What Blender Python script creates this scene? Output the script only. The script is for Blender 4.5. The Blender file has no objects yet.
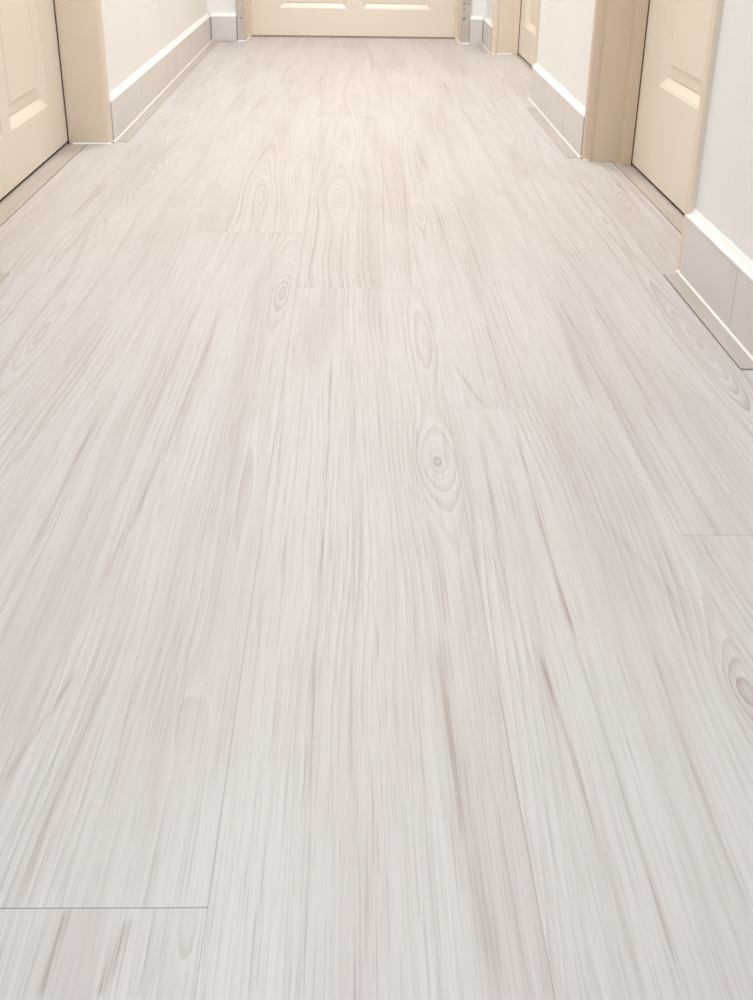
import bpy, bmesh, math, random
from mathutils import Vector, Matrix

random.seed(7)
S = 0.5                      # the camera stands 0.5 m above the floor; H-units below are multiples of it
sc = bpy.context.scene
C = sc.collection

# ------------------------------------------------------------------ camera
F_PX, PITCH, YAW, ROLL = 1171.4, math.radians(27.371), math.radians(1.412), math.radians(0.842)
fw = Vector((math.sin(YAW)*math.cos(PITCH), math.cos(YAW)*math.cos(PITCH), -math.sin(PITCH)))
rt = Vector((math.cos(YAW), -math.sin(YAW), 0)); up = rt.cross(fw)
r2 = rt*math.cos(ROLL) + up*math.sin(ROLL); u2 = up*math.cos(ROLL) - rt*math.sin(ROLL)
cd = bpy.data.cameras.new('camera'); cam = bpy.data.objects.new('camera', cd); C.objects.link(cam)
cd.sensor_fit = 'VERTICAL'; cd.sensor_height = 24.0; cd.lens = F_PX/1000*24.0; cd.clip_start = 0.02
M = Matrix((r2, u2, -fw)).transposed().to_4x4(); M.translation = (0, 0, S)
cam.matrix_world = M
sc.camera = cam

# ------------------------------------------------------------------ world, exposure, big lights
w = bpy.data.worlds.new('world'); sc.world = w; w.use_nodes = True
bg = w.node_tree.nodes['Background']; bg.inputs[0].default_value = (0.80, 0.90, 1.0, 1); bg.inputs[1].default_value = 1.0
vs = sc.view_settings
vs.view_transform = 'Standard'; vs.look = 'None'; vs.gamma = 1.0; vs.use_curve_mapping = False; vs.exposure = -0.10

LAMPS = [(0.0, 0.0, 4.6), (0.0, 2.1, 17.0), (0.0, 3.7, 22.5)]      # ceiling lamps along the corridor: x, y, watts
LAMP_COL = (1.0, 0.980, 0.957)
DAY_W, DAY_COL = 14.5, (0.82, 0.91, 1.0)                            # daylight in through the window behind the camera

def area(name, loc, rot, sx, sy, watts, col, shape='RECTANGLE'):
    l = bpy.data.lights.new(name, 'AREA'); l.shape = shape; l.size = sx; l.size_y = sy; l.energy = watts; l.color = col
    o = bpy.data.objects.new(name, l); o.location = loc; o.rotation_euler = rot; C.objects.link(o)
    return o
area('daylight', (0, -1.62, 1.45), (math.radians(90), 0, 0), 0.78, 1.3, DAY_W, DAY_COL)

# ------------------------------------------------------------------ node helpers
class N:
    """a node socket that can be added, multiplied ..."""
    def __init__(s, t, sock): s.t, s.s = t, sock
    def _m(s, op, *a, clamp=False):
        n = s.t.nodes.new('ShaderNodeMath'); n.operation = op; n.use_clamp = clamp
        for i, v in enumerate((s,)+a):
            if isinstance(v, N): s.t.links.new(v.s, n.inputs[i])
            else: n.inputs[i].default_value = v
        return N(s.t, n.outputs[0])
    def __add__(s, o): return s._m('ADD', o)
    def __sub__(s, o): return s._m('SUBTRACT', o)
    def __mul__(s, o): return s._m('MULTIPLY', o)
    def __truediv__(s, o): return s._m('DIVIDE', o)
    __radd__ = __add__; __rmul__ = __mul__
    def sq(s): return s._m('MULTIPLY', s)
    def sqrt(s): return s._m('SQRT')
    def exp(s): return s._m('EXPONENT')
    def abs(s): return s._m('ABSOLUTE')
    def mx(s, o): return s._m('MAXIMUM', o)
    def mn(s, o): return s._m('MINIMUM', o)
    def ramp(s, a, b, lo=0.0, hi=1.0, smooth=True):
        n = s.t.nodes.new('ShaderNodeMapRange'); n.interpolation_type = 'SMOOTHSTEP' if smooth else 'LINEAR'
        s.t.links.new(s.s, n.inputs[0])
        for k, v in zip((1, 2, 3, 4), (a, b, lo, hi)): n.inputs[k].default_value = v
        return N(s.t, n.outputs[0])

def vec(t, x, y, z):
    n = t.nodes.new('ShaderNodeCombineXYZ')
    for i, v in enumerate((x, y, z)):
        if isinstance(v, N): t.links.new(v.s, n.inputs[i])
        else: n.inputs[i].default_value = v
    return N(t, n.outputs[0])
def sep(t, sock):
    n = t.nodes.new('ShaderNodeSeparateXYZ'); t.links.new(sock, n.inputs[0]); return [N(t, o) for o in n.outputs]
def noise(t, v, scale=1.0, detail=2.0, rough=0.5, dim='3D'):
    n = t.nodes.new('ShaderNodeTexNoise'); n.noise_dimensions = dim
    if dim == '1D': t.links.new(v.s, n.inputs['W'])
    else: t.links.new(v.s, n.inputs['Vector'])
    n.inputs['Scale'].default_value = scale; n.inputs['Detail'].default_value = detail; n.inputs['Roughness'].default_value = rough
    return N(t, n.outputs[0])
def mix(t, f, a, b):
    n = t.nodes.new('ShaderNodeMix'); n.data_type = 'RGBA'
    ins = [n.inputs[0], n.inputs[6], n.inputs[7]]
    for i, v in zip(ins, (f, a, b)):
        if isinstance(v, N): t.links.new(v.s, i)
        elif isinstance(v, (int, float)): i.default_value = v
        else: i.default_value = (*v, 1)
    return N(t, n.outputs[2])
def new_mat(name, rough=0.5, spec=0.5, metal=0.0):
    m = bpy.data.materials.new(name); m.use_nodes = True; t = m.node_tree
    b = t.nodes['Principled BSDF']; b.inputs['Roughness'].default_value = rough
    b.inputs['Specular IOR Level'].default_value = spec; b.inputs['Metallic'].default_value = metal
    return m, t, b
def objco(t):
    n = t.nodes.new('ShaderNodeTexCoord'); return N(t, n.outputs['Object'])
def worldpos(t):
    n = t.nodes.new('ShaderNodeNewGeometry'); return N(t, n.outputs['Position'])
def bump(t, b, h, dist, strength=1.0):
    n = t.nodes.new('ShaderNodeBump'); t.links.new(h.s, n.inputs['Height']); n.inputs['Distance'].default_value = dist; n.inputs['Strength'].default_value = strength
    t.links.new(n.outputs[0], b.inputs['Normal'])
def attr(t, name):
    n = t.nodes.new('ShaderNodeAttribute'); n.attribute_type = 'OBJECT'; n.attribute_name = name
    x, y, z = sep(t, n.outputs['Color']); return x, y, z, N(t, n.outputs['Alpha'])

NK, NS = 4, 6
def wood_material():
    m, t, b = new_mat('whitewashed_plank', rough=0.46, spec=0.42)
    P = objco(t); x, y, z = sep(t, P.s)
    seed, cen, slope, tone = attr(t, 'grain')
    # slow wander of the heart line and of the rings
    wand = noise(t, vec(t, x*2.0, y*1.1, seed), 1.0, 2.0)
    wob = noise(t, vec(t, x*26.0, y*3.2, seed+3.3), 1.0, 2.0)
    c = cen + (noise(t, vec(t, seed*1.7, y*1.3, seed+9.1), 1.0, 1.0) - 0.5)*0.05
    dx = x - c
    Hf = (dx.sq() + 0.00022).sqrt() + slope*y + (wand-0.5)*0.055 + (wob-0.5)*0.008
    core = None; zone = None
    for i in range(NK):
        kx, ky, ks, ka = attr(t, 'knot%d' % i)
        ks2 = ks.mx(0.0005)
        d = (((x-kx)/ks2).sq() + ((y-ky)/(ks2*ka.mx(1.0))).sq()).sqrt()
        zn = (d*-0.42).exp()*ks.ramp(0.004, 0.012)
        zone = zn if zone is None else zone.mx(zn)
        Hf = Hf - (d*-0.8).exp()*ks*1.7
        cc = (d + (wob-0.5)*0.5).ramp(0.30, 0.02)*ks.ramp(0.001, 0.008)
        core = cc if core is None else core.mx(cc)
    Hs = Hf + seed*0.37
    r2_ = noise(t, Hs + 11.0, 46.0, 2.0, 0.5, '1D')     # bands of rings
    fib = noise(t, vec(t, x*640.0, y*7.0, seed), 1.0, 2.0, 0.6)
    por = noise(t, vec(t, x*1200.0, y*11.0, seed+5.0), 1.0, 1.0, 0.5)
    cloud = noise(t, vec(t, x*17.0, y*1.5, seed+2.0), 1.0, 2.0)
    presence = noise(t, vec(t, x*14.0, y*2.5, seed+7.0), 1.0, 1.0).ramp(0.42, 0.66, 0.16, 1.0)
    saw = (Hs*135.0 + r2_*1.6)._m('FRACT')                # one sawtooth for each year ring
    ringamp = noise(t, Hs + 4.0, 60.0, 1.0, 0.5, '1D').ramp(0.32, 0.62, 0.25, 1.0)
    line = saw.ramp(0.35, 0.93)*saw.ramp(1.0, 0.95)*ringamp*(presence.mx(zone))
    pale = saw.ramp(0.30, 0.02)*(presence.mx(zone))
    band = r2_.ramp(0.50, 0.30)
    dark = line*0.24 + line*zone*0.26 + band*0.10 + fib.ramp(0.54, 0.32)*0.19 + por.ramp(0.41, 0.30)*0.20 + cloud.ramp(0.52, 0.30)*0.08 + core*0.07
    for i in range(NS):
        x0, y0, wd, st = attr(t, 'streak%d' % i)
        x1, y1, bd, _ = attr(t, 'streakend%d' % i)
        ln = (y1-y0); tt = (y-y0)/ln.mx(0.001)
        xc = x0 + (x1-x0)*tt + bd*tt*(1.0+tt*-1.0)*4.0 + (wob-0.5)*0.005 + (wand-0.5)*0.004
        q = ((x-xc)/wd.mx(0.0004)).sq()
        msk = tt.ramp(-0.04, 0.12)*tt.ramp(1.04, 0.86)
        dark = dark + (q*-1.0).exp()*msk*st*1.2*(fib.ramp(0.34, 0.60, 1.15, 0.55))
    dark = dark._m('ADD', 0.0, clamp=True)
    base = mix(t, cloud.ramp(0.3, 0.7), (0.672, 0.655, 0.648), (0.582, 0.549, 0.538))
    base = mix(t, pale*0.35, base, (0.75, 0.738, 0.732))
    col = mix(t, dark, base, (0.330, 0.258, 0.230))
    n = t.nodes.new('ShaderNodeHueSaturation'); t.links.new(col.s, n.inputs['Color']); t.links.new(tone.s, n.inputs['Value'])
    t.links.new(n.outputs[0], b.inputs['Base Color'])
    rg = fib.ramp(0.3, 0.7, 0.40, 0.52); t.links.new(rg.s, b.inputs['Roughness'])
    bump(t, b, line*-0.6 + fib*0.5 + por.ramp(0.36, 0.26)*-0.5, 0.0004, 0.55)
    return m

def plain_material(name, col, rough=0.5, spec=0.5, var=0.04, vscale=6.0, bscale=0.0, bdist=0.0, metal=0.0):
    m, t, b = new_mat(name, rough, spec, metal)
    p = worldpos(t); n = noise(t, p, vscale, 3.0)
    c2 = tuple(v*(1.0-var) for v in col)
    t.links.new(mix(t, n.ramp(0.3, 0.7), col, c2).s, b.inputs['Base Color'])
    if bscale: bump(t, b, noise(t, p, bscale, 3.0), bdist, 0.6)
    return m

WOOD = wood_material()
MT = {
 'wall': plain_material('white_wall_paint', (0.93, 0.92, 0.905), 0.7, 0.3, 0.02, 4.0, 160.0, 0.0007),
 'ceil': plain_material('ceiling_paint', (0.84, 0.83, 0.81), 0.8, 0.2),
 'tile': plain_material('skirting_tile_glaze', (0.775, 0.745, 0.72), 0.38, 0.5, 0.05, 14.0),
 'grout': plain_material('tile_grout', (0.36, 0.325, 0.30), 0.9, 0.2),
 'caulk': plain_material('white_caulk', (0.95, 0.945, 0.935), 0.45, 0.4, 0.02, 30.0, 60.0, 0.002),
 'door': plain_material('cream_door_lacquer', (0.885, 0.810, 0.710), 0.32, 0.45, 0.03, 3.0),
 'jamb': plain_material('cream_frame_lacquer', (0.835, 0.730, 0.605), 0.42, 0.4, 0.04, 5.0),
 'jamb_tan': plain_material('tan_frame_lacquer', (0.700, 0.575, 0.445), 0.42, 0.4, 0.04, 5.0),  # darker copy of the frame lacquer with shade painted into its colour
 'metal': plain_material('brushed_metal', (0.62, 0.575, 0.52), 0.42, 0.5, 0.08, 30.0, metal=0.25),
 'screw': plain_material('screw_metal', (0.30, 0.28, 0.26), 0.5, 0.5, 0.1, 40.0, metal=0.6),
 'sub': plain_material('subfloor', (0.26, 0.205, 0.17), 0.9, 0.2, 0.2, 30.0),
 'dark': plain_material('dark_seal', (0.035, 0.027, 0.022), 0.9, 0.1),
 'tan': plain_material('tan_gap_shade', (0.42, 0.345, 0.285), 0.8, 0.2),
 'seal': plain_material('brown_seal', (0.10, 0.062, 0.040), 0.8, 0.2),
 'trimwood': None,
 'steel': plain_material('handle_steel', (0.62, 0.61, 0.60), 0.3, 0.5, metal=1.0),
 'lampbody': plain_material('lamp_body_white', (0.82, 0.82, 0.82), 0.5, 0.4),
}
def trim_material():
    m, t, b = new_mat('trim_vinyl', 0.45, 0.4)
    p = worldpos(t); x, y, z = sep(t, p.s)
    n = noise(t, vec(t, x*220.0, y*6.0, 0.0), 1.0, 3.0); n2 = noise(t, vec(t, x*30.0, y*3.0, 4.0), 1.0, 2.0)
    col = mix(t, n.ramp(0.35, 0.7)*0.6 + n2.ramp(0.3, 0.7)*0.4, (0.47, 0.425, 0.39), (0.565, 0.52, 0.485))
    t.links.new(col.s, b.inputs['Base Color']); return m
MT['trimwood'] = trim_material()
def lampglow():
    m = bpy.data.materials.new('lamp_diffuser'); m.use_nodes = True; t = m.node_tree
    b = t.nodes['Principled BSDF']; b.inputs['Base Color'].default_value = (0.9, 0.9, 0.88, 1)
    b.inputs['Emission Color'].default_value = (*LAMP_COL, 1); b.inputs['Emission Strength'].default_value = 4.0
    return m
MT['glow'] = lampglow()
def glass():
    m, t, b = new_mat('window_glass', 0.02, 0.5); b.inputs['Transmission Weight'].default_value = 1.0; b.inputs['Base Color'].default_value = (0.95, 0.98, 1, 1); return m
MT['glass'] = glass()

# ------------------------------------------------------------------ mesh helpers (arguments in metres)
def link(name, bm, mat, parent=None, loc=(0, 0, 0), kind=None, smooth=False):
    me = bpy.data.meshes.new(name); bmesh.ops.recalc_face_normals(bm, faces=bm.faces); bm.to_mesh(me); bm.free()
    me.materials.append(MT[mat] if isinstance(mat, str) else mat)
    if smooth:
        for p in me.polygons: p.use_smooth = True
    o = bpy.data.objects.new(name, me); o.location = loc; C.objects.link(o)
    if parent is not None: o.parent = parent
    if kind: o['kind'] = kind
    return o
def box(bm, x0, x1, y0, y1, z0, z1):
    v = [bm.verts.new((x, y, z)) for z in (z0, z1) for x, y in ((x0, y0), (x1, y0), (x1, y1), (x0, y1))]
    for f in ((3, 2, 1, 0), (4, 5, 6, 7), (0, 1, 5, 4), (1, 2, 6, 5), (2, 3, 7, 6), (3, 0, 4, 7)): bm.faces.new([v[i] for i in f])
    return v
def bxm(*a):
    bm = bmesh.new(); box(bm, *a); return bm
def prism(bm, pts, axis, a, b):
    """outline pts extruded along axis (0 x, 1 y, 2 z) from a to b"""
    def P(p, t):
        q = list(p); q.insert(axis, t); return q
    A = [bm.verts.new(P(p, a)) for p in pts]; B = [bm.verts.new(P(p, b)) for p in pts]
    bm.faces.new(A[::-1]); bm.faces.new(B); n = len(pts)
    for i in range(n): bm.faces.new((A[i], A[(i+1) % n], B[(i+1) % n], B[i]))
def cyl(bm, c, axis, r, ln, seg=20):
    cx = list(c); pts = [(math.cos(2*math.pi*i/seg)*r, math.sin(2*math.pi*i/seg)*r) for i in range(seg)]
    oth = [i for i in (0, 1, 2) if i != axis]
    prism(bm, [(p[0]+cx[oth[0]], p[1]+cx[oth[1]]) for p in pts], axis, cx[axis]-ln/2, cx[axis]+ln/2)
def structure(o, label, cat=None):
    o['kind'] = 'structure'; o['label'] = label
    o['category'] = cat or o.name.split('_')[0]
    return o
def tag(o, label, cat, group=None):
    o['label'] = label; o['category'] = cat
    if group: o['group'] = group
    return o

# ------------------------------------------------------------------ key lines of the corridor, in H-units
XL, XR = -1.058, 0.980            # faces of the skirting tiles
WL, WR = -1.079, 1.001            # faces of the plaster
DL, DR = -1.252, 1.170            # faces of the doors in their recesses
YB, YE = -3.2, 9.42               # wall behind the camera, end wall
YD = 9.75                         # end door
L_OPEN = (3.44, 5.340)             # left door opening
R_OPEN = (3.46, 5.085)            # near right door opening
F_OPEN = (6.74, 8.80)             # far right door opening
ZC, ZD = 2.50, 2.02               # ceiling, door head (metres)
TH = 0.172                        # skirting height

# ------------------------------------------------------------------ floor
PT = 0.004
floor = link('floor', bxm(-1.45*S, 1.40*S, YB*S-0.2, 10.1*S, -0.09, -PT), 'sub')
structure(floor, 'whitewashed wood-look plank floor running down the corridor', 'floor')

def plank(x0, x1, y0, y1, notch=None, gx=0.00003, gy=0.00022, **kw):
    """one board; notch = extra outline points (H-units) for boards cut around a door recess"""
    cx, cy = (x0+x1)/2*S, (y0+y1)/2*S
    pts = notch or [(x0, y0), (x1, y0), (x1, y1), (x0, y1)]
    ext = (min(p[0] for p in pts), max(p[0] for p in pts), min(p[1] for p in pts), max(p[1] for p in pts))
    def ins(p, d):
        sx = 1 if p[0] <= (x0+x1)/2 else -1
        sy = 1 if p[1] <= (ext[2]+ext[3])/2 else -1
        return (p[0]*S-cx + sx*(gx+d), p[1]*S-cy + sy*(gy+d))
    bm = bmesh.new(); ch = 0.00025
    lay = [[bm.verts.new((*ins(p, 0), -PT)) for p in pts], [bm.verts.new((*ins(p, 0), -ch)) for p in pts], [bm.verts.new((*ins(p, ch), 0)) for p in pts]]
    n = len(pts)
    for a, b in ((0, 1), (1, 2)):
        for i in range(n): bm.faces.new((lay[a][i], lay[a][(i+1) % n], lay[b][(i+1) % n], lay[b][i]))
    bm.faces.new(lay[2]); bm.faces.new(lay[0][::-1])
    o = link('plank', bm, WOOD, floor, (cx, cy, 0))
    rnd = random.Random(int((x0+3)*1000)*7919 + int((y0+9)*1000))
    half = (x1-x0)/2*S
    g = kw.get('grain') or (rnd.uniform(0, 20), rnd.uniform(-0.6, 0.6)*half, rnd.choice((-1, 1))*rnd.uniform(0.008, 0.035), rnd.uniform(0.985, 1.015))
    o['grain'] = [float(v) for v in g]
    kn = kw.get('knots')
    if kn is None:
        kn = [(rnd.uniform(x0+.05, x1-.05), rnd.uniform(y0+.1, y1-.1), rnd.uniform(0.008, 0.016), rnd.uniform(3, 7)) for _ in range(rnd.choice((1, 2, 2, 3)))]
    if kw.get('knots'): o['grain'] = [g[0], kn[0][0]*S-cx, g[2], g[3]]
    st = kw.get('streaks')
    if st is None:
        st = []
        for _ in range(rnd.choice((1, 2, 3))):
            a = rnd.uniform(x0, x1); b_ = rnd.uniform(y0, y1-0.5)
            st.append((a, b_, a+rnd.uniform(-.04, .04), b_+rnd.uniform(.5, 1.6), rnd.uniform(.002, .006), rnd.uniform(.10, .25), rnd.uniform(-.01, .01)))
    for i in range(NK):
        k = kn[i] if i < len(kn) else None
        o['knot%d' % i] = [k[0]*S-cx, k[1]*S-cy, float(k[2]), float(k[3])] if k else [9.0, 9.0, 0.0, 1.0]
    for i in range(NS):
        k = st[i] if i < len(st) else None
        if k and k[1] > k[3]: k = (k[2], k[3], k[0], k[1])+tuple(k[4:])
        o['streak%d' % i] = [k[0]*S-cx, k[1]*S-cy, float(k[4]), float(k[5])] if k else [9.0, 9.0, 0.001, 0.0]
        o['streakend%d' % i] = [k[2]*S-cx, k[3]*S-cy, float(k[6]) if len(k) > 6 else 0.0, 0.0] if k else [9.0, 9.5, 0.0, 0.0]
    return o

PW, PL = 0.367, 2.905
E0 = -0.157
edges = [E0-2*PW, E0-PW, E0, E0+PW, E0+2*PW, 0.930]
TLX, TRX = -1.003, 0.930          # inner edges of the filler strips along the skirting
cuts = [
 [-3.2, -1.6, 1.30, 4.20, 7.10, 9.76],
 [-3.2, -1.96, 0.948, 3.855, 6.82, 9.76],
 [-3.2, -2.57, 0.34, 3.245, 6.149, 9.05, 9.76],
 [-3.2, -0.53, 2.371, 4.414, 7.32, 9.76],
 [-3.2, -1.10, 1.80, 4.70, 7.60, 9.76],
]
# knots and long dark streaks of single boards: pixels of the photograph turned into places on the floor plane
def on_floor(px, py):
    d = r2*((px-376.5)/F_PX) - u2*((py-500)/F_PX) + fw
    return (-d.x/d.z, -d.y/d.z)
KNOTS = [  # x, y (pixels), size in metres, elongation along the board
 (437, 462, .032, 2.6), (340, 198, .019, 4.5), (262, 196, .018, 8), (283, 292, .017, 5), (290, 100, .020, 4), (355, 98, .016, 6),
 (500, 128, .026, 5), (40, 335, .019, 8), (180, 122, .020, 6), (419, 217, .012, 3), (700, 345, .034, 9), (180, 712, .009, 6),
 (232, 430, .007, 5), (425, 340, .014, 7), (522, 166, .014, 6), (742, 690, .017, 3), (374, 585, .003, 2), (455, 104, .010, 7), (148, 176, .022, 6), (105, 215, .014, 8),
 (480, 590, .009, 5), (38, 384, .0016, 1.5), (250, 352, .0016, 1.5), (187, 925, .006, 4)]
STREAKS = [  # start, middle, end (pixels), half width in metres, strength
 ((222, 300), (165, 450), (76, 628), .0030, .26), ((101, 411), (52, 510), (0, 613), .0035, .22), ((331, 350), (325, 500), (316, 648), .0013, .30),
 ((303, 365), (294, 470), (280, 583), .0013, .24), ((449, 356), (466, 381), (484, 407), .0022, .30), ((484, 320), (497, 360), (511, 402), .0014, .28),
 ((556, 305), (575, 355), (596, 407), .0050, .26), ((515, 427), (540, 525), (578, 646), .0018, .46), ((573, 640), (624, 792), (680, 980), .0016, .42),
 ((477, 427), (492, 503), (507, 615), .0024, .28), ((431, 519), (438, 570), (446, 630), .0035, .24), ((441, 630), (459, 792), (503, 998), .0060, .30),
 ((447, 690), (455, 760), (463, 840), .0011, .40), ((604, 520), (640, 560), (684, 610), .0040, .16), ((655, 540), (676, 562), (697, 588), .0025, .16),
 ((533, 640), (584, 792), (645, 998), .0018, .34), ((650, 640), (700, 790), (753, 925), .0018, .30), ((76, 670), (40, 726), (0, 786), .0022, .30),
 ((111, 670), (60, 785), (20, 902), .0022, .24), ((70, 908), (56, 950), (42, 998), .0022, .45), ((131, 916), (117, 955), (102, 998), .0026, .42),
 ((316, 640), (311, 800), (303, 988), .0011, .32), ((277, 690), (270, 800), (262, 943), .0045, .18), ((300, 300), (285, 420), (262, 560), .0020, .18),
 ((463, 300), (474, 340), (486, 385), .0012, .25), ((520, 150), (532, 180), (548, 215), .0020, .20), ((245, 180), (232, 215), (215, 255), .0020, .22),
 ((318, 210), (313, 250), (308, 290), .0016, .25), ((404, 170), (407, 230), (411, 290), .0016, .28), ((383, 160), (384, 220), (386, 285), .0012, .22),
 ((432, 200), (446, 240), (464, 295), .0014, .30), ((452, 196), (470, 240), (484, 285), .0014, .36), ((60, 175), (30, 205), (5, 232), .0020, .18),
 ((590, 300), (620, 350), (655, 415), .0022, .24), ((640, 400), (680, 470), (735, 560), .0022, .22), ((10, 470), (40, 430), (75, 385), .0022, .16)]
knots_by, streaks_by = {}, {}
def board_of(X, Y):
    for ci_, cs_ in enumerate(cuts):
        if edges[ci_] <= X < edges[ci_+1]:
            for a_, b_ in zip(cs_, cs_[1:]):
                if a_ <= Y < b_: return (ci_, a_)
for px, py, ks_, ka_ in KNOTS:
    X, Y = on_floor(px, py); knots_by.setdefault(board_of(X, Y), []).append((X, Y, ks_, ka_))
for p0, pm, p1, wd_, st_ in STREAKS:
    a_, m_, b_ = on_floor(*p0), on_floor(*pm), on_floor(*p1)
    if a_[1] > b_[1]: a_, b_ = b_, a_
    tm = (m_[1]-a_[1])/(b_[1]-a_[1]); bend = (m_[0]-(a_[0]+(b_[0]-a_[0])*tm))/(4*tm*(1-tm))*S
    streaks_by.setdefault(board_of(*m_), []).append((a_[0], a_[1], b_[0], b_[1], wd_, st_, bend))
AUTHORED = {}
for k_ in set(knots_by) | set(streaks_by):
    if k_ is None: continue
    AUTHORED[k_] = {}
    if k_ in knots_by: AUTHORED[k_]['knots'] = sorted(knots_by[k_], key=lambda q: -q[2])[:NK]
    if k_ in streaks_by: AUTHORED[k_]['streaks'] = sorted(streaks_by[k_], key=lambda q: -q[5])[:NS]
for ci, cs in enumerate(cuts):
    for a, b in zip(cs, cs[1:]):
        plank(edges[ci], edges[ci+1], a, b, **AUTHORED.get((ci, a), {}))
# the narrow column along the left wall, cut around the left door recess
x1 = E0-2*PW
thl, thr = -1.168, 1.105
plank(TLX, x1, -3.2, 0.55)
plank(TLX, x1, 0.55, L_OPEN[0]-0.07)
plank(TLX, x1, L_OPEN[0]-0.07, 6.35, notch=[(XL-0.012, L_OPEN[0]-0.07), (x1, L_OPEN[0]-0.07), (x1, 6.35), (TLX, 6.35), (TLX, L_OPEN[1]+0.067), (XL-0.012, L_OPEN[1]+0.067), (XL-0.012, L_OPEN[1]), (thl, L_OPEN[1]), (thl, L_OPEN[0]), (XL-0.012, L_OPEN[0])])
plank(TLX, x1, 6.35, 9.40)
# door recesses on the right
def recess(tx, a, b, o0, o1):
    plank(TRX, tx, a, b, notch=[(TRX, a), (XR+0.012, a), (XR+0.012, o0), (tx, o0), (tx, o1), (XR+0.012, o1), (XR+0.012, b), (TRX, b)])
plank(TRX, XR+0.012, -3.2, 2.612)
recess(thr, R_OPEN[0]-0.053, R_OPEN[1]+0.053, R_OPEN[0], R_OPEN[1])
recess(thr+0.05, F_OPEN[0]-0.267, F_OPEN[1]+0.048, F_OPEN[0], F_OPEN[1])

# ------------------------------------------------------------------ filler strips and thresholds (trim_n)
TRIMS = [
 ('trim_1', TLX, XL+0.004, -3.2, L_OPEN[0]-0.075, 'slim wood-look filler strip along the left wall near the camera'),
 ('trim_2', TLX, XL+0.004, L_OPEN[1]+0.07, 9.40, 'long slim filler strip under the left skirting tiles beyond the door'),
 ('trim_3', TRX, XR-0.004, 2.62, R_OPEN[0]-0.055, 'slim filler strip under the near right skirting tiles'),
 ('trim_4', TRX-0.010, XR-0.004, R_OPEN[1]+0.055, F_OPEN[0]-0.27, 'slim filler strip under the right skirting tiles between two doors'),
 ('trim_5', TRX, XR-0.004, F_OPEN[1]+0.05, 9.40, 'short filler strip at the far right corner by the end door'),
 ('trim_6', DL-0.05, thl-0.001, L_OPEN[0]+0.005, L_OPEN[1]-0.01, 'beige wood-look threshold strip under the left door'),
 ('trim_7', thr+0.001, DR+0.05, R_OPEN[0]+0.005, R_OPEN[1]-0.02, 'beige wood-look threshold strip under the near right door'),
 ('trim_8', thr+0.051, DR+0.05, F_OPEN[0]+0.005, F_OPEN[1]-0.02, 'beige threshold strip under the far right door'),
]
for nm, a, b, c, d, lab in TRIMS:
    bm = bmesh.new(); z = 0.0010; ch = 0.0005; g = 0.0016 if nm in ('trim_3', 'trim_4') else 0.0010
    A, B, Cc, D = a*S+g*(a > 0)*0.8, b*S-g*(a < 0)*0.8, c*S, d*S
    v0 = [bm.verts.new(p) for p in ((A, Cc, -PT), (B, Cc, -PT), (B, D, -PT), (A, D, -PT))]
    v1 = [bm.verts.new(p) for p in ((A, Cc, z-ch), (B, Cc, z-ch), (B, D, z-ch), (A, D, z-ch))]
    v2 = [bm.verts.new(p) for p in ((A+ch, Cc+ch, z), (B-ch, Cc+ch, z), (B-ch, D-ch, z), (A+ch, D-ch, z))]
    bm.faces.new(v2); bm.faces.new(v0[::-1])
    for p, q in ((v0, v1), (v1, v2)):
        for i in range(4): bm.faces.new((p[i], p[(i+1) % 4], q[(i+1) % 4], q[i]))
    structure(link(nm, bm, 'trimwood'), lab, 'trim')

# ------------------------------------------------------------------ walls and ceiling
WT = 0.22
def wall(name, segs, x0, x1, label, heads):
    bm = bmesh.new()
    for a, b in segs: box(bm, x0, x1, a*S, b*S, -PT, ZC)
    for a, b in heads: box(bm, x0, x1, a*S, b*S, ZD+0.045, ZC)
    return structure(link(name, bm, 'wall'), label, 'wall')
JT = 0.05    # thickness of the door frame posts, H-units
wall('wall_left', [(YB, L_OPEN[0]-JT), (L_OPEN[1]+JT, 10.05)], WL*S-WT, WL*S, 'white painted corridor wall on the left', [(L_OPEN[0]-JT, L_OPEN[1]+JT)])
wall('wall_right', [(YB, R_OPEN[0]-JT), (R_OPEN[1]+JT, F_OPEN[0]-0.012), (F_OPEN[1]+JT, 10.05)], WR*S, WR*S+WT, 'white painted corridor wall on the right', [(R_OPEN[0]-JT, R_OPEN[1]+JT), (F_OPEN[0]-JT, F_OPEN[1]+JT)])
DXL, DXR = -0.800, 0.815          # end door opening
bm = bmesh.new()
box(bm, WL*S, (DXL-JT-0.012)*S, YE*S+0.010, 10.05*S, -PT, ZC); box(bm, (DXR+JT+0.012)*S, WR*S, YE*S+0.010, 10.05*S, -PT, ZC)
box(bm, (DXL-JT-0.012)*S, (DXR+JT+0.012)*S, YE*S+0.010, 10.05*S, ZD+0.045, ZC)
structure(link('wall_end', bm, 'wall'), 'white end wall of the corridor around the far door', 'wall')
# wall behind the camera, with a window
bm = bmesh.new(); wy = YB*S
for a in ((WL*S-WT, -0.45, -PT, ZC), (0.45, WR*S+WT, -PT, ZC), (-0.45, 0.45, -PT, 0.75), (-0.45, 0.45, 2.15, ZC)):
    box(bm, a[0], a[1], wy-0.2, wy, a[2], a[3])
structure(link('wall_back', bm, 'wall'), 'white wall with a window behind the camera', 'wall')
bm = bmesh.new()
for a in ((-0.45, -0.40, 0.75, 2.15), (0.40, 0.45, 0.75, 2.15), (-0.40, 0.40, 0.75, 0.80), (-0.40, 0.40, 2.10, 2.15), (-0.02, 0.02, 0.80, 2.10)):
    box(bm, a[0], a[1], wy-0.16, wy-0.09, a[2], a[3])
win = structure(link('window_1', bm, 'lampbody'), 'white framed window behind the camera', 'window')
for a, b in ((-0.40, -0.02), (0.02, 0.40)): link('pane', bxm(a, b, wy-0.13, wy-0.124, 0.80, 2.10), 'glass', win)
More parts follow.
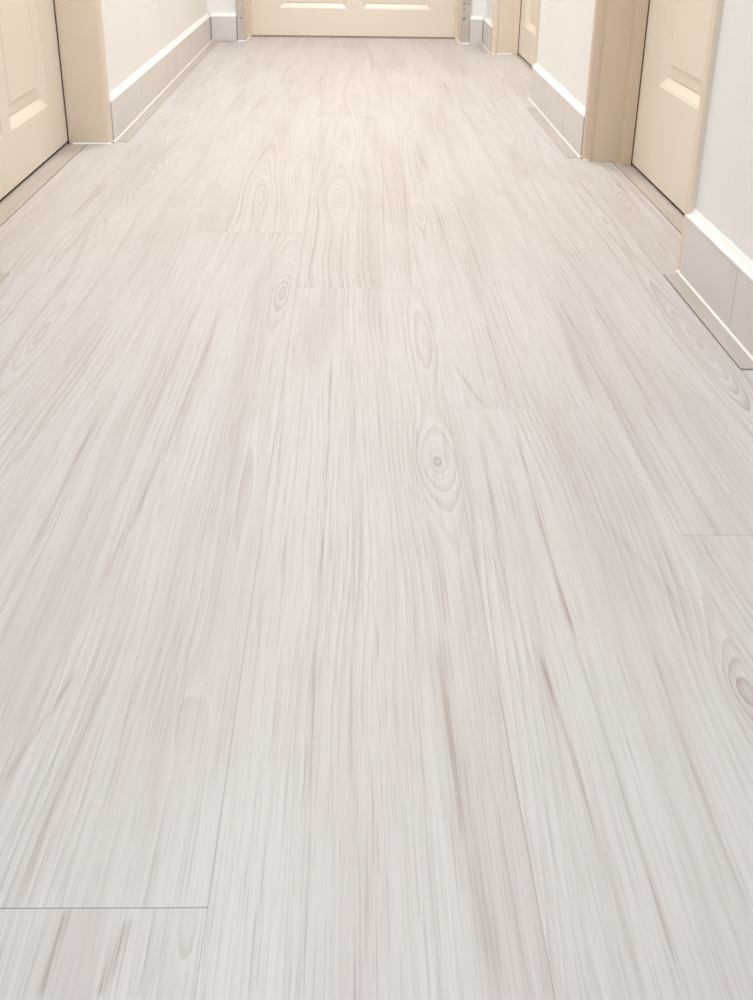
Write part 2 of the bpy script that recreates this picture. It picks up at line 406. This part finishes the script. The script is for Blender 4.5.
structure(link('ceiling', bxm(WL*S-WT, WR*S+WT, wy-0.2, 10.05*S, ZC, ZC+0.1), 'ceil'), 'white corridor ceiling', 'ceiling')

# ------------------------------------------------------------------ skirting tiles
TG = 0.0030   # grout gap (m)
def skirting(name, side, runs, label):
    """side -1: left wall, 1: right wall.  runs: list of lists of joint positions along y"""
    xf, xw = (XL*S, WL*S) if side < 0 else (XR*S, WR*S)
    bm = bmesh.new(); s = -side
    for r in runs:      # mortar bed between wall and tile
        box(bm, min(xw, xf-s*0.0014), max(xw, xf-s*0.0014), r[0]*S, r[-1]*S, -PT, TH*S-0.003)
    root = structure(link(name, bm, 'grout'), label, 'baseboard')
    for r in runs:
        for a, b in zip(r, r[1:]):
            y0, y1 = a*S+TG/2, b*S-TG/2; xa = xw+s*0.0065; ch = 0.0012
            t = bmesh.new(); pts = [(xa, y0), (xf-s*ch, y0), (xf, y0+ch), (xf, y1-ch), (xf-s*ch, y1), (xa, y1)]
            prism(t, pts, 2, 0.0005, TH*S)
            link('tile', t, 'tile', root)
        # caulk bead on the ledge above the tiles and along their foot
        t = bmesh.new(); hh = TH*S; n = max(2, int((r[-1]-r[0])*S/0.03)); rr = random.Random(3)
        rings = []
        for i in range(n+1):
            y = (r[0]+(r[-1]-r[0])*i/n)*S; d = rr.uniform(-0.0006, 0.0006)
            rings.append([t.verts.new(p) for p in ((xw, y, hh-0.001), (xf+s*(0.0006+d), y, hh-0.001), (xf+s*(0.0004+d), y, hh+0.0016), (xf-s*0.004, y, hh+0.004+d), (xw+s*0.002, y, hh+0.0105+d*2), (xw, y, hh+0.012+d*2))])
        for p, q in zip(rings, rings[1:]):
            for k in range(6): t.faces.new((p[k], p[(k+1) % 6], q[(k+1) % 6], q[k]))
        t.faces.new(rings[0]); t.faces.new(rings[-1][::-1])
        link('caulk_bead', t, 'caulk', root)
        t = bmesh.new(); prism(t, [(xf-s*0.001, 0.0005), (xf+s*0.0022, 0.0005), (xf+s*0.0020, 0.0020), (xf-s*0.001, 0.0042)], 1, r[0]*S, r[-1]*S)
        link('caulk_bead', t, 'caulk', root)
        for e, sg in ((r[0], -1), (r[-1], 1)):     # dab of caulk at the foot of each end
            t = bmesh.new(); bmesh.ops.create_icosphere(t, subdivisions=2, radius=0.005, matrix=Matrix.Translation((xf+s*0.001, e*S+sg*0.001, 0.002)) @ Matrix.Diagonal((0.9, 1.3, 0.75, 1)))
            link('caulk_dab', t, 'caulk', root, smooth=True)
    return root
TS = 0.668
def joints(a, b, first):
    js = [a]; k = first
    while k < b-0.03:
        if k > a+0.03: js.append(k)
        k += TS
    return js+[b]
skirting('baseboard_left', -1, [joints(YB, L_OPEN[0]-JT, 2.19-6*TS), joints(L_OPEN[1]+JT, YE, 5.53)], 'grey beige skirting tiles with white caulk along the left wall')
skirting('baseboard_right', 1, [joints(YB, R_OPEN[0]-JT, 2.891-9*TS), joints(R_OPEN[1]+JT, F_OPEN[0]-JT+0.045, 5.632), joints(F_OPEN[1]+JT, YE, 9.9)], 'grey beige skirting tiles with white caulk along the right wall')
# end wall stubs
def stub(name, x0, x1, label):
    root = structure(link(name, bxm(x0, x1, YE*S+0.004, YE*S+0.010, -PT, TH*S-0.003), 'grout'), label, 'baseboard')
    link('tile', bxm(x0+0.0015, x1-0.001, YE*S-0.004, YE*S+0.0045, 0.0005, TH*S), 'tile', root)
    t = bmesh.new(); h = TH*S
    prism(t, [(YE*S+0.010, h-0.001), (YE*S-0.0045, h-0.001), (YE*S-0.0045, h+0.002), (YE*S+0.010, h+0.012)], 0, x0, x1); link('caulk_bead', t, 'caulk', root)
    return root
stub('baseboard_end_left', XL*S+0.001, (DXL-JT-0.012)*S-0.001, 'short grey skirting tile left of the end door')
stub('baseboard_end_right', (DXR+JT+0.012)*S+0.001, XR*S-0.001, 'narrow skirting tile right of the end door')

# ------------------------------------------------------------------ doors
def leaf_with_panels(name, W, panels, Tn=0.04):
    """door leaf in local space: x along the width 0..W, y 0 = visible face (towards -y), z up from the floor.
    panels: list of (x0, x1, z0, z1); each becomes a recessed moulded panel part"""
    z0, z1 = 0.007, ZD-0.002
    bm = bmesh.new()
    xs = sorted({0.0, W} | {p[0] for p in panels} | {p[1] for p in panels}); zs = sorted({z0, z1} | {p[2] for p in panels} | {p[3] for p in panels})
    vt = {}
    def V(x, y, z):
        k = (round(x, 5), y, round(z, 5))
        if k not in vt: vt[k] = bm.verts.new((x, y, z))
        return vt[k]
    for a, b in zip(xs, xs[1:]):
        for c, d in zip(zs, zs[1:]):
            if any(p[0]-1e-6 <= a and b <= p[1]+1e-6 and p[2]-1e-6 <= c and d <= p[3]+1e-6 for p in panels): continue
            bm.faces.new((V(a, 0.0, c), V(b, 0.0, c), V(b, 0.0, d), V(a, 0.0, d)))
    bo = [V(0, 0.0, z0), V(W, 0.0, z0), V(W, 0.0, z1), V(0, 0.0, z1)]; bk = [V(0, Tn, z0), V(W, Tn, z0), V(W, Tn, z1), V(0, Tn, z1)]
    bm.faces.new(bk[::-1])
    for i in range(4): bm.faces.new((bo[i], bk[i], bk[(i+1) % 4], bo[(i+1) % 4]))
    root = link(name, bm, 'door')
    for (a, b, c, d) in panels:
        t = bmesh.new()
        # moulding profile: inset, depth
        prof = [(0.0, 0.0), (0.0015, 0.0022), (0.003, 0.0022), (0.018, 0.0130), (0.0195, 0.0130), (0.0205, 0.0110), (0.042, 0.0092), (0.043, 0.0075)]
        prev = None
        for ins, dep in prof:
            ring = [t.verts.new(p) for p in ((a+ins, dep, c+ins), (b-ins, dep, c+ins), (b-ins, dep, d-ins), (a+ins, dep, d-ins))]
            if prev:
                for i in range(4): t.faces.new((prev[i], prev[(i+1) % 4], ring[(i+1) % 4], ring[i]))
            prev = ring
        t.faces.new(prev)
        link('panel', t, 'door', root)
    return root
def lever(root, x, side):
    t = bmesh.new(); cyl(t, (x, -0.005, 1.02), 1, 0.026, 0.010); cyl(t, (x, -0.03, 1.02), 1, 0.010, 0.05); 
    box(t, min(x, x+side*0.12), max(x, x+side*0.12), -0.058, -0.044, 1.010, 1.030)
    link('handle', t, 'steel', root)

def round_post(x0, x1, y0, y1, r, corners):
    """outline (x, y) of a post with some corners rounded"""
    cs = [(x0, y0, 1, 1), (x1, y0, -1, 1), (x1, y1, -1, -1), (x0, y1, 1, -1)]; out = []
    for i, (x, y, sx, sy) in enumerate(cs):
        if i in corners:
            cx, cy = x+sx*r, y+sy*r
            seq = [(cx-sx*r*math.cos(a), cy-sy*r*math.sin(a)) for a in [math.pi/2*k/5 for k in range(6)]]
            if i in (0, 2): out += seq
            else: out += seq[::-1]
        else: out.append((x, y))
    return out

def side_door(name, side, op, panels_y, pz, label, mould=False, stopw=0.03, splay=0.0, near=JT, frame='jamb'):
    """a door in the left (-1) or right (1) wall, its far frame post facing the camera"""
    xd, xw = (DL, WL) if side < 0 else (DR, WR)
    y0, y1 = op; stop = stopw                                # H-units
    W = (y1-y0-2*stop+0.012-splay)*S
    pn = []
    for a, b in panels_y:
        for c, d in pz: pn.append((a, b, c, d))
    root = leaf_with_panels(name, W, pn)
    root.rotation_euler = (0, 0, math.pi/2 if side < 0 else -math.pi/2)
    # left door: local x -> +y, visible face -y_local -> +x ; right door: local x -> -y, visible face -> -x
    root.location = (xd*S, (y0+stop-0.006)*S, 0) if side < 0 else (xd*S, (y1-splay-stop+0.006)*S, 0)
    bpy.context.view_layer.update()
    inv = root.matrix_world.inverted()
    def part(nm, bm, mat, smooth=False):
        bm.transform(inv); return link(nm, bm, mat, root, smooth=smooth)
    xo = (xw-side*0.016)*S                                    # outer face of the frame, just inside the tile faces
    xi = (xd+side*0.10)*S
    xa, xb = min(xo, xi), max(xo, xi)
    r = 0.010
    # far and near posts
    for (p0, p1, far) in ((y1, y1+JT, True), (y0-near, y0, False)):
        t = bmesh.new()
        if side < 0: cr = (1,) if far else (2,)
        else: cr = (0,) if far else (3,)
        pts = round_post(xa, xb, p0*S, p1*S, r if not mould else 0.004, cr)
        pts = [(px, py - splay*S*max(0.0, (abs(px-xo)-0.004)/abs(xi-xo))*1.9 if far and py < p1*S-0.001 else py) for px, py in pts]
        prism(t, pts, 2, 0.0004, ZD+0.045); part('door_post', t, frame if far else 'jamb')  # near post takes the lighter copy, its brighter light put into the colour
        if mould and far:       # thin raised bead and a rebate on the face of the frame
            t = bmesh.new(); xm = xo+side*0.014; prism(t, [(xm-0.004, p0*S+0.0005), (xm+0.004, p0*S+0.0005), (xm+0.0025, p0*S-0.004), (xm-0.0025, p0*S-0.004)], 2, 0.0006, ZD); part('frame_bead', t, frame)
        # stop: the lip the leaf closes against
        t = bmesh.new(); sg = -1 if far else 1; e = p0-splay if far else p1
        a_, b_ = e*S, (e+sg*stop)*S
        xs0, xs1 = (xd*S+0.0025, xd*S+0.021) if side < 0 else (xd*S-0.021, xd*S-0.0025)
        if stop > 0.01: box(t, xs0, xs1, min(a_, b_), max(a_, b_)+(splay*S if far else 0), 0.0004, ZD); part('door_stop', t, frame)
        else: t.free()
        t = bmesh.new(); c_ = (e+sg*(stop-0.004))*S       # thin brown strip painting in the shaded gap beside the leaf
        box(t, xd*S-0.0022, xd*S+0.0022, min(c_, b_)+0.0003*0, max(c_, b_)-0.0, 0.002, ZD); part('door_seal', t, 'seal')
        # caulk at the foot of the frame
        t = bmesh.new(); yy = (p0 if far else p1)*S
        prism(t, [(yy-sg*0.001, 0.0004), (yy+sg*0.003, 0.0004), (yy+sg*0.0022, 0.0016), (yy-sg*0.001, 0.0042)], 0, xa if side > 0 else xa+0.06+ (xd*S-xa)*0, xb if side < 0 else xb-0.06-0.01)
        part('caulk_bead', t, 'caulk')
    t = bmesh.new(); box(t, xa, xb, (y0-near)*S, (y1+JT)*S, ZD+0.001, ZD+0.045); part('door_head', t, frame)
    t = bmesh.new(); x0_, x1_ = (xd*S-0.036, xd*S-0.004) if side < 0 else (xd*S+0.004, xd*S+0.036)
    box(t, x0_, x1_, (y0+stop)*S, (y1-splay-stop)*S, 0.0014, 0.0066); part('bottom_seal', t, 'dark')  # dark strip painting in the shade of the gap under the leaf
    lever(root, W-0.07 if side < 0 else W-0.07, -1)
    return structure(root, label, 'door')

Y0L = L_OPEN[0]
d1 = side_door('door_1', -1, L_OPEN, [((3.74-Y0L)*S, (4.36-Y0L)*S), ((4.47-Y0L)*S, (5.045-Y0L)*S)], [(0.104, 0.78), (0.98, 1.86)], 'cream moulded panel door in the left wall', stopw=0.006)
Y1R = R_OPEN[1]-0.03-0.074
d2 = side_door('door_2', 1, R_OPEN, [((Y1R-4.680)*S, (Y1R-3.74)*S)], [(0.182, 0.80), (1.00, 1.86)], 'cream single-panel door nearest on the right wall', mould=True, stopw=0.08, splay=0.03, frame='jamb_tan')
Y1F = F_OPEN[1]-0.024
d3 = side_door('door_3', 1, F_OPEN, [(0.13, 0.44), (0.52, 0.83)], [(0.104, 0.78), (0.98, 1.86)], 'cream door in the far right recess, mostly hidden by the wall corner', mould=True, near=0.012)

# end door
W = (DXR-DXL)*S-0.006
cxm = W/2
d4 = leaf_with_panels('door_4', W, [((-0.565-DXL)*S, (-0.050-DXL)*S, 0.104, 0.80), ((0.073-DXL)*S, (0.597-DXL)*S, 0.104, 0.80), ((-0.565-DXL)*S, (-0.050-DXL)*S, 1.0, 1.86), ((0.073-DXL)*S, (0.597-DXL)*S, 1.0, 1.86)])
d4.location = (DXL*S+0.003, YD*S, 0)
bpy.context.view_layer.update(); inv = d4.matrix_world.inverted()
for a, b, sg in ((DXL-JT, DXL, 1), (DXR, DXR+JT, -1)):
    t = bmesh.new(); box(t, a*S, b*S, YE*S+0.010, 10.02*S, 0.0004, ZD+0.045); t.transform(inv); link('door_post', t, 'jamb', d4)
    e = b if sg > 0 else a
    t = bmesh.new(); box(t, min(e*S, e*S+sg*0.010), max(e*S, e*S+sg*0.010), YD*S-0.02, YD*S-0.002, 0.0004, ZD); t.transform(inv); link('door_stop', t, 'jamb', d4)
    t = bmesh.new(); prism(t, [(e*S-sg*0.001, 0.0004), (e*S+sg*0.004, 0.0004), (e*S+sg*0.003, 0.002), (e*S-sg*0.001, 0.005)], 1, YE*S+0.012, YD*S-0.02); t.transform(inv); link('caulk_bead', t, 'caulk', d4)
t = bmesh.new(); box(t, (DXL-JT)*S, (DXR+JT)*S, YE*S+0.010, 10.02*S, ZD+0.001, ZD+0.045); t.transform(inv); link('door_head', t, 'jamb', d4)
t = bmesh.new(); box(t, DXL*S+0.005, DXR*S-0.005, YD*S+0.0008, YD*S+0.036, 0.0006, 0.0066); t.transform(inv); link('bottom_seal', t, 'tan', d4)  # tan strip, the end door's bottom gap shade put into its colour
lever(d4, W-0.06, -1)
structure(d4, 'cream panelled door closing the far end of the corridor', 'door')

# metal strips on both sides of the end door
def metal_strip(x0, x1, holes, label):
    y1 = YE*S+0.009; z1 = 2.0
    t = bmesh.new(); prism(t, [(x0, y1), (x0, y1-0.010), (x0+0.0015, y1-0.0115), (x1-0.0015, y1-0.0115), (x1, y1-0.010), (x1, y1)], 2, 0.002, z1)
    o = link('metal_strip', t, 'metal')
    for hx, hz, r in holes:
        t = bmesh.new(); cyl(t, (hx*S, y1-0.0120, hz*S), 1, r, 0.0022, 14); link('screw', t, 'screw', o)
    t = bmesh.new(); prism(t, [(y1-0.016, 0.0004), (y1-0.010, 0.0004), (y1-0.010, 0.006)], 0, x0, x1); link('caulk_bead', t, 'caulk', o)
    return tag(o, label, 'metal strip')
metal_strip(-0.862*S, -0.803*S, [(-0.832, 0.165, 0.004), (-0.832, 0.55, 0.004), (-0.832, 1.5, 0.004), (-0.832, 2.5, 0.004)], 'grey metal strip at the left side of the end door')
metal_strip(0.817*S, 0.880*S, [(0.833, 0.177, 0.0055), (0.832, 0.241, 0.0035), (0.862, 0.283, 0.0032), (0.832, 0.283, 0.0032), (0.847, 0.9, 0.004), (0.847, 2.0, 0.004)], 'grey metal strip with several screw holes right of the end door')

# ------------------------------------------------------------------ ceiling lamps (above the frame) with their light
for i, (x, y, wt) in enumerate(LAMPS):
    t = bmesh.new(); cyl(t, (0, 0, 0), 2, 0.16, 0.03, 32)
    o = link('ceiling_lamp', t, 'lampbody', None, (x, y, ZC-0.015))
    t = bmesh.new(); cyl(t, (0, 0, -0.019), 2, 0.145, 0.012, 32); link('lamp_diffuser', t, 'glow', o)
    tag(o, ['round white ceiling lamp above the camera', 'round white ceiling lamp over the middle of the corridor', 'round white ceiling lamp before the end door'][i], 'lamp')
    area('lamp_light', (x, y, ZC-0.046), (0, 0, 0), 0.28, 0.28, wt, LAMP_COL, 'DISK')
